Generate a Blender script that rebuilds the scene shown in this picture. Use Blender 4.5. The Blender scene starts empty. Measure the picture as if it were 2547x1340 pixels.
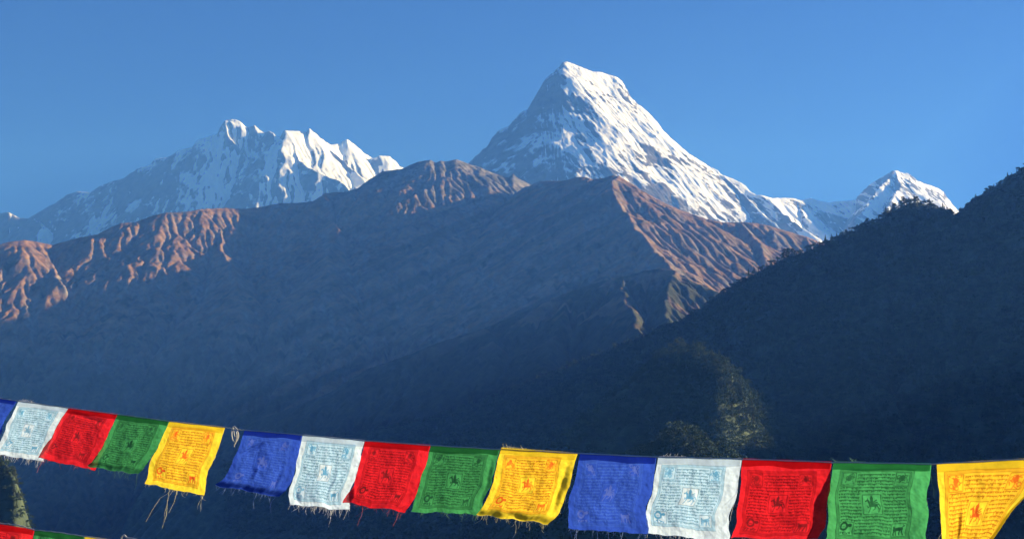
import bpy, math, random
import numpy as np
from mathutils import Vector
scene = bpy.context.scene
COL = scene.collection
R = math.radians
# ------------------------------------------------------------------ camera
F_PX = 1273.5 / math.tan(R(20.0))            # focal length in pixels of the 2547 px wide photograph
PITCH = R(9.73)
CP, SP = math.cos(PITCH), math.sin(PITCH)
cam_data = bpy.data.cameras.new("camera")
cam_data.sensor_width = 36.0
cam_data.lens = 18.0 / math.tan(R(20.0))
cam_data.clip_start = 0.05
cam_data.clip_end = 90000.0
cam = bpy.data.objects.new("camera", cam_data)
cam.location = (0, 0, 0)
cam.rotation_euler = (R(90) + PITCH, 0, 0)
COL.objects.link(cam)
scene.camera = cam
# ------------------------------------------------------------------ sky and sun
SUN_AZ = R(70.0)       # clockwise from the view direction (+Y)
SUN_EL = R(17.0)
world = bpy.data.worlds.new("World")
scene.world = world
world.use_nodes = True
wn = world.node_tree.nodes
wl = world.node_tree.links
wn.clear()
sky = wn.new("ShaderNodeTexSky")
sky.sky_type = 'NISHITA'
sky.sun_disc = False
sky.sun_elevation = SUN_EL
sky.sun_rotation = SUN_AZ
sky.altitude = 3000
sky.air_density = 1.0
sky.dust_density = 0.0
sky.ozone_density = 4.0
wbg = wn.new("ShaderNodeBackground")
wbg.inputs["Strength"].default_value = 0.055
wout = wn.new("ShaderNodeOutputWorld")
wtint = wn.new("ShaderNodeMix"); wtint.data_type = 'RGBA'; wtint.blend_type = 'MULTIPLY'
wtint.inputs["Factor"].default_value = 1.0
wtint.inputs[7].default_value = (0.20, 0.43, 0.96, 1)        # the camera's cool white balance
wl.new(sky.outputs[0], wtint.inputs[6])
wl.new(wtint.outputs[2], wbg.inputs["Color"])
wl.new(wbg.outputs[0], wout.inputs["Surface"])
sun_data = bpy.data.lights.new("sun", 'SUN')
sun_data.energy = 5.0
sun_data.angle = R(0.5)
sun_data.color = (1.0, 0.89, 0.70)
sun = bpy.data.objects.new("sun", sun_data)
SDIR = Vector((math.sin(SUN_AZ) * math.cos(SUN_EL), math.cos(SUN_AZ) * math.cos(SUN_EL), math.sin(SUN_EL)))
sun.rotation_euler = SDIR.to_track_quat('Z', 'Y').to_euler()
sun.location = SDIR * 50
COL.objects.link(sun)
scene.view_settings.view_transform = 'Standard'
scene.view_settings.look = 'None'
scene.view_settings.exposure = 1.15
scene.view_settings.gamma = 1.0
scene.cycles.max_bounces = 8
scene.cycles.transparent_max_bounces = 12
scene.cycles.volume_bounces = 1

# ------------------------------------------------------------------ helpers
def ray(px, py):
    u = (px - 1273.5) / F_PX
    v = (670.0 - py) / F_PX
    return u, CP - v * SP, SP + v * CP

def at(px, py, Y):
    a, b, c = ray(px, py)
    t = Y / b
    return np.array((a * t, Y, c * t))

def project(x, y, z):
    fw = y * CP + z * SP
    up = -y * SP + z * CP
    return 1273.5 + F_PX * x / fw, 670.0 - F_PX * up / fw

def tag(o, label=None, cat=None, group=None, kind=None):
    if label: o["label"] = label
    if cat: o["category"] = cat
    if group: o["group"] = group
    if kind: o["kind"] = kind
    return o

def link(o, parent=None):
    COL.objects.link(o)
    if parent: o.parent = parent
    return o

def mesh_obj(name, verts, faces, mat, parent=None, smooth=True, attrs=None):
    """verts (n,3); faces (m,k) with the same k for all"""
    verts = np.asarray(verts, dtype=np.float32)
    faces = np.asarray(faces, dtype=np.int32)
    me = bpy.data.meshes.new(name)
    k = faces.shape[1]
    me.vertices.add(len(verts)); me.vertices.foreach_set("co", verts.ravel())
    me.loops.add(faces.size); me.loops.foreach_set("vertex_index", faces.ravel())
    me.polygons.add(len(faces))
    me.polygons.foreach_set("loop_start", np.arange(0, faces.size, k, dtype=np.int32))
    me.polygons.foreach_set("loop_total", np.full(len(faces), k, dtype=np.int32))
    me.update(calc_edges=True)
    me.polygons.foreach_set("use_smooth", np.full(len(faces), smooth, dtype=bool))
    if attrs:
        for an, (kind, data) in attrs.items():
            at_ = me.attributes.new(an, kind, 'POINT')
            key = "color" if kind == 'FLOAT_COLOR' else "value"
            at_.data.foreach_set(key, np.asarray(data, dtype=np.float32).ravel())
    me.materials.append(mat)
    o = bpy.data.objects.new(name, me)
    return link(o, parent)

# ---- numpy gradient noise
def perlin(x, y, seed=0):
    rng = np.random.RandomState(seed)
    perm = rng.permutation(512)
    ang = rng.rand(512) * 2 * np.pi
    gx, gy = np.cos(ang), np.sin(ang)
    xi = np.floor(x).astype(np.int64); yi = np.floor(y).astype(np.int64)
    xf = x - xi; yf = y - yi
    def g(ix, iy, dx, dy):
        h = perm[(perm[ix & 511] + iy) & 511]
        return gx[h] * dx + gy[h] * dy
    u = xf * xf * xf * (xf * (xf * 6 - 15) + 10)
    v = yf * yf * yf * (yf * (yf * 6 - 15) + 10)
    a = g(xi, yi, xf, yf); b = g(xi + 1, yi, xf - 1, yf)
    c = g(xi, yi + 1, xf, yf - 1); d = g(xi + 1, yi + 1, xf - 1, yf - 1)
    return (a + u * (b - a)) + v * ((c + u * (d - c)) - (a + u * (b - a)))

def fbm(x, y, oct=5, seed=0, gain=0.5, ridged=False):
    s = np.zeros_like(x, dtype=np.float64); a = 1.0; f = 1.0; tot = 0
    for i in range(oct):
        n = perlin(x * f + 13.7 * i, y * f - 7.1 * i, seed + i)
        if ridged: n = 1 - 2.6 * np.abs(n)
        s += a * n; tot += a; a *= gain; f *= 2.03
    return s / tot * (1.0 if ridged else 1.6)

def sstep(a, b, x):
    t = np.clip((x - a) / (b - a), 0, 1)
    return t * t * (3 - 2 * t)

def blur(a, n=1):
    for _ in range(n):
        a = (np.roll(a, 1, 0) + 2 * a + np.roll(a, -1, 0)) / 4
        a = (np.roll(a, 1, 1) + 2 * a + np.roll(a, -1, 1)) / 4
    return a

def erode(h, cell, n, steps, batches, seed, k_er=0.35, k_dep=0.18, cap=5.0, inertia=0.08):
    """Droplets run down the height field in parallel and cut gullies."""
    h = h / cell
    H, W = h.shape
    rng = np.random.RandomState(seed)
    for b in range(batches):
        px = rng.rand(n) * (W - 3) + 1; py = rng.rand(n) * (H - 3) + 1
        dx = np.zeros(n); dy = np.zeros(n); sp = np.ones(n); wa = np.ones(n); se = np.zeros(n)
        for s in range(steps):
            ix = px.astype(np.int64); iy = py.astype(np.int64)
            fx = px - ix; fy = py - iy
            i00 = iy * W + ix
            hf = h.ravel()
            h00 = hf[i00]; h10 = hf[i00 + 1]; h01 = hf[i00 + W]; h11 = hf[i00 + W + 1]
            gx = (h10 - h00) * (1 - fy) + (h11 - h01) * fy
            gy = (h01 - h00) * (1 - fx) + (h11 - h10) * fx
            hh = h00 * (1 - fx) * (1 - fy) + h10 * fx * (1 - fy) + h01 * (1 - fx) * fy + h11 * fx * fy
            dx = dx * inertia - gx * (1 - inertia); dy = dy * inertia - gy * (1 - inertia)
            l = np.sqrt(dx * dx + dy * dy) + 1e-9
            dx /= l; dy /= l
            nx = np.clip(px + dx, 1, W - 2.01); ny = np.clip(py + dy, 1, H - 2.01)
            jx = nx.astype(np.int64); jy = ny.astype(np.int64)
            qx = nx - jx; qy = ny - jy
            j = jy * W + jx
            h2 = hf[j] * (1 - qx) * (1 - qy) + hf[j + 1] * qx * (1 - qy) + hf[j + W] * (1 - qx) * qy + hf[j + W + 1] * qx * qy
            dh = h2 - hh
            c = np.maximum(-dh, 0.01) * sp * wa * cap
            dep = np.where((se > c) | (dh > 0), np.where(dh > 0, np.minimum(dh, se), (se - c) * k_dep), 0.0)
            ero = np.where((se <= c) & (dh <= 0), np.minimum((c - se) * k_er, -dh), 0.0)
            ero = np.minimum(ero, 0.25)
            d = dep - ero
            se = se - d
            D = np.bincount(np.concatenate((i00, i00 + 1, i00 + W, i00 + W + 1)),
                            np.concatenate((d * (1 - fx) * (1 - fy), d * fx * (1 - fy), d * (1 - fx) * fy, d * fx * fy)),
                            minlength=H * W).reshape(H, W)
            D = np.clip(D, -0.5, 0.5)
            h = h + blur(D, 1)
            sp = np.sqrt(np.maximum(sp * sp - dh * 1.0, 0.05)); sp = np.minimum(sp, 6)
            wa *= 0.985
            px, py = nx, ny
    return h * cell

def ridge_field(X, Y, ridges, warp=0, wscale=400, seed=1):
    """max over ridge lines of (crest height - slope * distance)"""
    if warp:
        wx = X + warp * fbm(X / wscale, Y / wscale, 4, seed)
        wy = Y + warp * fbm(X / wscale + 31, Y / wscale + 17, 4, seed + 50)
    else:
        wx, wy = X, Y
    out = np.full(X.shape, -1e9)
    for pts, slope in ridges:
        P = [np.array(p[:3], float) if len(p) == 4 else at(*p) for p in pts]   # 4 values: metres, 3: a sight line and its distance
        for a, b in zip(P[:-1], P[1:]):
            ex, ey = b[0] - a[0], b[1] - a[1]
            L2 = ex * ex + ey * ey + 1e-6
            t = np.clip(((wx - a[0]) * ex + (wy - a[1]) * ey) / L2, 0, 1)
            d = np.hypot(wx - (a[0] + t * ex), wy - (a[1] + t * ey))
            out = np.maximum(out, a[2] + t * (b[2] - a[2]) - slope * d * (1 - 0.10 * np.clip(d / 2500, 0, 1)))
    return out

def fit_skyline(X, Y, Z, sky_pts, jitter, seed, sharp=0.05, it=4, lift=None):
    """raise or lower the crest so that its skyline follows the surveyed one"""
    sky_pts = np.array(sky_pts, float)
    bw = max(3.0, 0.75 * (X[0, 1] - X[0, 0]) * F_PX / Y.mean())
    xs = np.arange(sky_pts[0, 0], sky_pts[-1, 0] + 1, bw)
    tgt = np.interp(xs, sky_pts[:, 0], sky_pts[:, 1])
    tgt = tgt + jitter * fbm(xs / 14.0, xs * 0 + 3.3, 4, seed, 0.6)
    for k in range(it):
        px, py = project(X, Y, Z)
        bi = np.round((px - xs[0]) / bw).astype(int)
        ok = (bi >= 0) & (bi < len(xs))
        top = np.full(len(xs), 1e9)
        np.minimum.at(top, bi[ok], py[ok])
        tp3 = np.pad(top, 1, 'edge')
        top = np.minimum(np.minimum(tp3[:-2] + 2, tp3[2:] + 2), top)
        has = top < 1e8
        delta = np.interp(xs, xs[has], (top - tgt)[has])         # >0: crest too low in the picture
        lim = 60 if k < 2 else 14
        delta = np.clip(delta, -lim, lim)
        if k < it - 1:
            delta = np.convolve(np.pad(delta, 2, 'edge'), np.ones(5) / 5, 'valid')
        dl = np.interp(px, xs, delta)
        tp = np.interp(px, xs[has], top[has])
        w = np.exp(-np.maximum(py - tp, 0) * sharp)
        Z = Z + dl / F_PX * Y * 1.04 * w
    return Z

def grid(x0, x1, y0, y1, cell):
    xs = np.arange(x0, x1 + cell, cell); ys = np.arange(y0, y1 + cell, cell)
    return np.meshgrid(xs, ys)

def grid_faces(H, W):
    i = np.arange(H * W).reshape(H, W)
    return np.stack((i[:-1, :-1], i[:-1, 1:], i[1:, 1:], i[1:, :-1]), -1).reshape(-1, 4)

def terrain_obj(name, X, Y, Z, mat, attrs=None):
    v = np.stack((X, Y, Z), -1).reshape(-1, 3)
    at_ = {k: ('FLOAT', a) for k, a in (attrs or {}).items()}
    o = mesh_obj(name, v, grid_faces(*X.shape), mat, None, True, at_)
    return tag(o, kind="structure")

def normals(Z, cell):
    gy, gx = np.gradient(Z, cell)
    n = np.stack((-gx, -gy, np.ones_like(Z)), -1)
    return n / np.linalg.norm(n, axis=-1, keepdims=True)

# ------------------------------------------------------------------ materials
def new_mat(name):
    m = bpy.data.materials.new(name); m.use_nodes = True
    nt = m.node_tree; b = nt.nodes["Principled BSDF"]
    b.inputs["Roughness"].default_value = 0.95
    b.inputs["Specular IOR Level"].default_value = 0.1
    return m, nt, b

def nd(nt, t, **kw):
    n = nt.nodes.new(t)
    for k, v in kw.items(): setattr(n, k, v)
    return n

def noise_node(nt, scale, detail=6, rough=0.6, vec=None):
    n = nd(nt, "ShaderNodeTexNoise")
    n.inputs["Scale"].default_value = scale; n.inputs["Detail"].default_value = detail
    n.inputs["Roughness"].default_value = rough
    if vec is None:
        tc = nd(nt, "ShaderNodeNewGeometry"); nt.links.new(tc.outputs["Position"], n.inputs["Vector"])
    else: nt.links.new(vec, n.inputs["Vector"])
    return n

def ramp(nt, src, stops):
    r = nd(nt, "ShaderNodeValToRGB")
    e = r.color_ramp.elements
    while len(e) < len(stops): e.new(0.5)
    for el, (p, c) in zip(e, stops):
        el.position = p; el.color = (*c, 1) if len(c) == 3 else c
    nt.links.new(src, r.inputs["Fac"]); return r

def mixc(nt, fac, a, b):
    m = nd(nt, "ShaderNodeMix", data_type='RGBA')
    if hasattr(fac, "links"): nt.links.new(fac, m.inputs["Factor"])
    else: m.inputs["Factor"].default_value = fac
    for s, v in (("A", a), ("B", b)):
        sock = m.inputs[6] if s == "A" else m.inputs[7]
        if hasattr(v, "links"): nt.links.new(v, sock)
        else: sock.default_value = (*v, 1)
    return m.outputs[2]

def bump(nt, b, src, strength, dist):
    bp = nd(nt, "ShaderNodeBump")
    bp.inputs["Strength"].default_value = strength; bp.inputs["Distance"].default_value = dist
    nt.links.new(src, bp.inputs["Height"]); nt.links.new(bp.outputs[0], b.inputs["Normal"])
    return bp

def attr(nt, name):
    a = nd(nt, "ShaderNodeAttribute"); a.attribute_name = name; return a

def snow_material(name, rock_a, rock_b):
    m, nt, b = new_mat(name)
    a = attr(nt, "snow")
    n1 = noise_node(nt, 0.012, 8, 0.65)
    n2 = noise_node(nt, 0.004, 6, 0.6)
    rock = ramp(nt, n1.outputs[0], [(0.3, rock_a), (0.7, rock_b)])
    add = nd(nt, "ShaderNodeMath", operation='ADD')
    sc = nd(nt, "ShaderNodeMath", operation='MULTIPLY_ADD')
    nt.links.new(n1.outputs[0], sc.inputs[0]); sc.inputs[1].default_value = 0.9; sc.inputs[2].default_value = -0.45
    nt.links.new(a.outputs["Fac"], add.inputs[0]); nt.links.new(sc.outputs[0], add.inputs[1])
    fac = ramp(nt, add.outputs[0], [(0.40, (0, 0, 0)), (0.58, (1, 1, 1))])
    snow = ramp(nt, n2.outputs[0], [(0.3, (0.80, 0.82, 0.84)), (0.7, (0.88, 0.88, 0.87))])
    nt.links.new(mixc(nt, fac.outputs[0], rock.outputs[0], snow.outputs[0]), b.inputs["Base Color"])
    bump(nt, b, n1.outputs[0], 0.5, 25.0)
    return m

M_SNOW = snow_material("snow_and_rock", (0.055, 0.052, 0.05), (0.19, 0.17, 0.15))

def brown_material():
    m, nt, b = new_mat("dry_grass_slope")
    n1 = noise_node(nt, 0.010, 8, 0.68); n2 = noise_node(nt, 0.0022, 5, 0.6); n3 = noise_node(nt, 0.035, 5, 0.6)
    grass = ramp(nt, n1.outputs[0], [(0.34, (0.075, 0.055, 0.035)), (0.46, (0.20, 0.105, 0.055)), (0.66, (0.36, 0.205, 0.105))])
    rock = ramp(nt, n3.outputs[0], [(0.35, (0.10, 0.09, 0.08)), (0.65, (0.27, 0.24, 0.22))])
    a = attr(nt, "rock"); g = attr(nt, "green")
    c1 = mixc(nt, a.outputs["Fac"], grass.outputs[0], rock.outputs[0])
    gr = ramp(nt, n3.outputs[0], [(0.35, (0.028, 0.035, 0.020)), (0.7, (0.075, 0.075, 0.040))])
    c2 = mixc(nt, g.outputs["Fac"], c1, gr.outputs[0])
    nt.links.new(c2, b.inputs["Base Color"])
    bump(nt, b, n3.outputs[0], 0.8, 10.0)
    return m
M_BROWN = brown_material()

def forest_floor_material():
    m, nt, b = new_mat("forest_floor")
    n1 = noise_node(nt, 0.05, 6, 0.65)
    c = ramp(nt, n1.outputs[0], [(0.35, (0.05, 0.07, 0.045)), (0.7, (0.10, 0.13, 0.08))])
    nt.links.new(c.outputs[0], b.inputs["Base Color"])
    bump(nt, b, n1.outputs[0], 0.8, 4.0)
    return m
M_FLOOR = forest_floor_material()
# ------------------------------------------------------------------ far snow massif on the left
SKY_FL = [(-160,560),(0,531),(18,527),(50,542),(70,543),(112,518),(136,505),(167,484),(193,476),(222,479),(248,463),(282,450),
 (306,444),(342,418),(371,411),(384,395),(418,391),(449,372),(475,366),(491,348),(538,333),(545,315),(559,299),(575,297),(586,297),(602,305),
 (615,317),(625,315),(633,311),(642,318),(654,329),(660,330),(667,325),(680,331),(693,342),(704,325),(735,326),(761,328),(765,320),(772,320),(793,338),(821,360),
 (842,358),(852,350),(863,346),(884,360),(908,382),(926,393),(934,392),(941,387),(958,388),(970,389),(985,402),(999,416),(1040,432),(1090,450),(1160,480)]
def far_left():
    cell = 13.0
    X, Y = grid(-7400, -200, 14300, 18800, cell)
    Yc = 17000
    crest = [(px, py, Yc + dy) for px, py, dy in [(-200,575,1100),(0,531,900),(70,543,800),(167,484,700),(248,463,600),(342,418,450),
      (418,391,300),(491,348,150),(559,299,0),(586,297,50),(633,312,0),(667,327,-100),(693,340,-250),(704,326,-350),(765,322,0),
      (821,360,350),(863,347,650),(926,393,900),(941,388,700),(970,389,850),(1040,432,1100),(1160,480,1300)]]
    ridges = [(crest, 1.15),
      ([(559,299,17000),(578,345,16700),(612,400,16420),(640,455,16150),(650,510,15800)], 1.2),
      ([(704,326,16650),(722,362,16480),(742,410,16230),(790,440,16050),(850,470,15900),(900,520,15600)], 1.25),
      ([(418,391,17300),(440,450,16700),(470,500,16300)], 1.0),
      ([(248,463,17600),(290,510,16900),(330,560,16100)], 0.95),
      ([(491,348,17150),(510,400,16800),(530,470,16300)], 1.1),
      ([(821,360,17350),(850,400,17000),(890,450,16600)], 1.0),
      ([(70,543,17800),(110,580,16900)], 0.9)]
    Z = ridge_field(X, Y, ridges, 110, 900, 11)
    Z += 90 * fbm(X / 900, Y / 900, 4, 21, 0.55, True)
    Z += 10 * fbm((X + 0.35 * Z) / 150, Z / 700 + Y / 2000, 5, 23, 0.55, True)
    Z = np.maximum(Z, 400)
    Z = fit_skyline(X, Y, Z, SKY_FL, 1.0, 5)
    Z = Z + 0.22 * (erode(Z, cell, 50000, 40, 2, 31) - Z)
    Z = fit_skyline(X, Y, Z, SKY_FL, 1.5, 5, 0.08)
    n = normals(Z, cell)
    lap = blur(Z, 6) - Z
    east = n[..., 0]
    ns = 0.45 * fbm((X + 0.35 * Z) / 140, Z / 480, 5, 41, 0.6) + 0.75 * fbm((X + 0.5 * Z) / 520, Z / 520, 6, 47, 0.62)
    snow = 0.27 + 1.2 * (n[..., 2] - 0.62) + 0.010 * lap + 1.35 * ns + 1.0 * sstep(-0.1, 0.5, east)
    band = sstep(3050, 2500, Z) * 0.35
    return terrain_obj("snow_mountain", X, Y, Z, M_SNOW, {"snow": snow + band - 0.7 * sstep(-5700, -6100, X)})
far_left()

# ------------------------------------------------------------------ the great white pyramid and the saddle to the right of it
SKY_AS = [(1060,520),(1120,450),(1165,404),(1180,390),(1197,374),(1208,366),(1220,345),(1238,325),(1264,314),(1280,295),(1294,280),(1309,273),(1325,245),(1339,221),
 (1350,203),(1361,191),(1375,180),(1387,168),(1398,155),(1410,153),(1425,158),(1447,168),(1475,178),(1499,180),(1510,185),(1530,190),(1544,198),(1555,210),(1563,224),
 (1572,242),(1585,256),(1600,268),(1615,280),(1641,308),(1652,325),(1667,340),(1697,366),(1715,382),(1734,394),(1762,412),(1787,424),(1798,435),(1824,445),
 (1840,452),(1857,463),(1868,476),(1880,484),(1899,486),(1921,493),(1937,492),(1974,493),(1991,498),(2019,492),(2036,499),(2059,503),(2098,500),(2124,498),(2141,478),
 (2164,457),(2198,438),(2210,430),(2220,424),(2232,424),(2245,430),(2260,431),(2270,438),(2283,449),(2305,458),(2325,464),(2348,476),(2362,496),(2382,519),(2420,560),(2520,640)]
def pyramid():
    cell = 8.0
    X, Y = grid(-1100, 5500, 10300, 15500, cell)
    main = [(1040,540,14200),(1100,470,14000),(1165,404,13800),(1208,366,13650),(1264,314,13450),(1309,273,13300),(1361,191,13120),(1398,155,13000),
      (1447,168,13120),(1499,180,13250),(1544,198,13350),(1585,256,13330),(1641,308,13200),(1697,366,13050),(1787,424,12850),
      (1857,463,12800),(1900,486,12900),(2000,497,13500),(2124,498,13800),(2164,457,13850),(2225,424,13900),(2283,449,14100),
      (2348,476,14400),(2400,535,14600),(2520,640,14800)]
    ridges = [(main, 1.15),
      ([(1398,155,13000),(1380,215,12760),(1374,255,12640),(1386,310,12430),(1384,360,12250),(1405,405,12020),(1418,450,11820),(1430,540,11400)], 1.15),
      ([(1402,170,12970),(1420,240,12760),(1450,330,12480),(1490,420,12150),(1530,510,11800)], 1.12),
      ([(1420,165,13030),(1460,250,12850),(1500,320,12620),(1560,400,12340),(1620,455,12100),(1690,530,11750)], 1.12),
      ([(1787,424,12850),(1840,490,12500),(1890,535,12200),(1950,590,11800)], 1.05),
      ([(1857,463,12800),(1920,515,12450),(1990,570,12050)], 1.0),
      ([(1697,366,13050),(1690,440,12700),(1740,500,12300)], 1.3),
      ([(2225,424,13900),(2240,470,13500),(2200,540,12900)], 1.1),
      ([(2225,424,13900),(2180,490,13400),(2130,560,12800)], 1.05),
      ([(1974,493,13400),(2000,545,12900)], 1.1)]
    Z = ridge_field(X, Y, ridges, 45, 500, 61)
    k = -0.9 + 1.5 * sstep(250, 470, X)
    Z += 75 * fbm(X / 700, Y / 700, 4, 71, 0.50, True)
    Z += (20 - 13 * np.exp(-((X - 370) / 110) ** 2)) * fbm((X + k * Z) / 105, Z / 450 + Y / 1300, 5, 73, 0.62, True)
    Z = np.maximum(Z, 500)
    Z = fit_skyline(X, Y, Z, SKY_AS, 1.0, 15)
    Z = Z + 0.25 * (erode(Z, cell, 60000, 30, 1, 81) - Z)
    Z = fit_skyline(X, Y, Z, SKY_AS, 1.2, 15, 0.08)
    n = normals(Z, cell)
    lap = blur(Z, 5) - Z
    ns = 0.55 * fbm((X + k * Z) / 100, Z / 420, 5, 191, 0.6) + 0.55 * fbm(X / 420, Z / 330, 5, 92, 0.55)
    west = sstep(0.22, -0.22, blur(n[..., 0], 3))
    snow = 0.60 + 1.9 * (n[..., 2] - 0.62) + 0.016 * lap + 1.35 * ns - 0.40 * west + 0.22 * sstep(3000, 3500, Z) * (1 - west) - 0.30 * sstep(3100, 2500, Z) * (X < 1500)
    return terrain_obj("snow_mountain", X, Y, Z, M_SNOW, {"snow": snow})
pyramid()

# ------------------------------------------------------------------ the brown range in front of the snow
SKY_BR = [(-260,660),(-60,625),(0,608),(15,603),(60,597),(95,602),(130,609),(165,600),(200,590),(240,583),(270,568),(300,555),(335,553),(375,538),
 (410,529),(460,527),(500,520),(560,517),(600,520),(640,516),(700,505),(740,505),(780,500),(808,480),(860,477),(885,470),(920,445),(950,427),
 (1000,420),(1040,402),(1070,398),(1085,405),(1095,400),(1110,402),(1135,396),(1160,405),(1190,415),(1230,432),(1262,441),(1275,431),(1292,445),
 (1320,460),(1345,450),(1400,450),(1418,446),(1430,440),(1455,440),(1475,446),(1500,443),(1520,437),(1540,437),(1560,450),(1600,475),(1650,503),
 (1700,525),(1760,545),(1800,553),(1850,552),(1900,558),(1960,575),(2010,590),(2100,625),(2250,700)]
def brown():
    cell = 6.6
    X, Y = grid(-3300, 2300, 3500, 9000, cell)
    crest = [(-260,660,6300),(-100,635,6530),(0,608,6650),(60,597,6740),(130,609,6850),(200,590,6930),(270,568,7000),(335,553,7080),(410,529,7190),
      (500,520,7330),(560,517,7420),(600,520,7460),(700,505,7540),(808,480,7620),(885,470,7720),(950,427,7820),(1070,398,7930),(1135,396,8020),
      (1190,415,8100),(1260,440,8160),(1320,462,8220),(1370,500,8260)]
    front = [(1270,530,7950),(1320,462,7640),(1345,450,7540),(1400,450,7300),(1455,440,7100),(1540,437,6900),(1600,475,6950),(1700,525,6950),
      (1800,553,6900),(1900,558,6900),(2010,590,6900),(2150,640,6800),(2300,720,6700)]
    ridges = [(crest, 0.68), (front, 0.70),
      ([(1540,437,6900),(1525,480,6650),(1545,530,6380),(1590,590,6080),(1630,640,5820),(1690,685,5540),(1760,730,5280),(1850,800,4900)], 0.70),
      ([(95,602,6800),(118,660,6590),(145,720,6340)], 0.68),
      ([(560,517,7420),(546,560,7220),(548,625,6860),(590,720,6250)], 0.72),
      ([(808,480,7620),(828,520,7370),(840,570,7050),(820,680,6350)], 0.75),
      ([(1070,398,7930),(1060,450,7760),(1085,510,7480)], 0.82),
      ([(1135,396,8020),(1150,430,7850),(1200,470,7600)], 0.82),
      ([(1190,415,8100),(1230,450,7920),(1270,480,7750)], 0.82),
      ([(1850,552,6900),(1880,600,6600),(1900,650,6300)], 0.72)]
    Z = ridge_field(X, Y, ridges, 70, 520, 101)
    Z += (24 + 14 * sstep(-700, 200, X)) * fbm(X / 360, Y / 360, 5, 111, 0.52, True)
    Z = np.maximum(Z, -640 + 10 * fbm(X / 200, Y / 200, 3, 7))
    Z = fit_skyline(X, Y, Z, SKY_BR, 0.8, 25)
    Z = Z + (0.34 + 0.25 * sstep(900, 400, X * 0 + Z)) * (erode(Z, cell, 160000, 60, 3, 121) - Z)
    kb = 0.6 + 0.7 * sstep(200, 900, X)
    Z += (3 + 9 * sstep(-0.25, 0.35, fbm(X / 420, Y / 420, 3, 129))) * fbm((X + kb * Z) / 95, Z / 420 + Y / 1300, 5, 127, 0.6, True)
    Z += 4 * fbm(X / 34, Y / 34, 3, 128, 0.6, True)
    Z = fit_skyline(X, Y, Z, SKY_BR, 1.2, 25, 0.08)
    n = normals(Z, cell)
    px, py = project(X, Y, Z)
    ns = fbm(X / 210, Y / 210, 5, 131)
    nf = fbm(X / 55, Y / 55, 5, 133)
    rock = sstep(0.80, 0.62, n[..., 2] + 0.10 * nf) * 0.55
    rock = np.clip(rock + sstep(1250, 1650, Z + 120 * ns) * sstep(7300, 7900, Y) * 0.9, 0, 1)
    green = sstep(900, 350, Z + 260 * ns)
    green = np.clip(np.maximum(green, 0.85 * sstep(0.12, 0.30, nf * 0.6 + ns * 0.35) * sstep(1500, 1100, Z)), 0, 1)
    scar = fbm((X - 1.5 * Z) / 150, Z / 800, 5, 135, 0.6)
    mid = sstep(-1300, -600, X) * sstep(900, 300, X)
    green = np.clip(green + mid * (0.55 * sstep(0.05, 0.25, scar) - 0.7 * sstep(-0.05, -0.25, scar)), 0, 1)
    gully = fbm((X + 0.5 * Z) / 90, Z / 360, 5, 137, 0.6)
    rock = np.clip(rock + 0.5 * sstep(0.10, 0.35, gully), 0, 1)
    return terrain_obj("brown_mountain", X, Y, Z, M_BROWN, {"rock": rock, "green": green})
brown()

# ------------------------------------------------------------------ wooded spur between the brown range and the forest hill
SKY_SP = [(500,1110),(600,1060),(700,1022),(812,980),(909,920),(1021,880),(1073,858),(1215,812),(1312,772),(1372,742),(1440,718),(1500,698),(1560,686),(1600,674),
 (1640,668),(1680,672),(1700,690),(1750,712),(1790,728),(1850,770),(1950,830)]
def spur():
    cell = 5.5
    X, Y = grid(-1500, 1500, 2900, 5700, cell)
    crest = [(480,1115,5100),(700,1022,5050),(909,920,5000),(1073,858,4980),(1215,812,4970),(1372,742,4950),(1500,698,4920),(1600,674,4900),
       (1640,668,4900),(1690,682,4850),(1790,728,4750),(1950,830,4600)]
    ridges = [(crest, 0.68), ([(1560,684,4930),(1545,730,4650),(1580,800,4250),(1600,870,3950)], 0.75),
       ([(1690,682,4850),(1650,760,4450),(1680,850,4050)], 0.7),
       ([(1215,812,4900),(1240,900,4400)], 0.6), ([(1400,738,4950),(1380,830,4500),(1340,920,4050)], 0.65)]
    Z = ridge_field(X, Y, ridges, 40, 320, 141)
    Z += 22 * fbm(X / 170, Y / 170, 6, 151, 0.55, True)
    Z = np.maximum(Z, -645)
    Z = fit_skyline(X, Y, Z, SKY_SP, 0.6, 35)
    Z = erode(Z, cell, 60000, 50, 3, 161)
    Z = fit_skyline(X, Y, Z, SKY_SP, 1.2, 35, 0.08)
    nf = fbm(X / 45, Y / 45, 5, 171)
    ns = fbm(X / 200, Y / 200, 5, 172)
    px, py = project(X, Y, Z)
    dry = sstep(0.0, 0.25, ns + 0.3 * nf) * sstep(450, 700, Z)
    Z = Z + 4 * np.abs(nf) * (1 - dry)
    return terrain_obj("wooded_hill", X, Y, Z, M_BROWN, {"rock": dry * 0.2, "green": 1 - 0.85 * dry})
spur()

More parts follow.
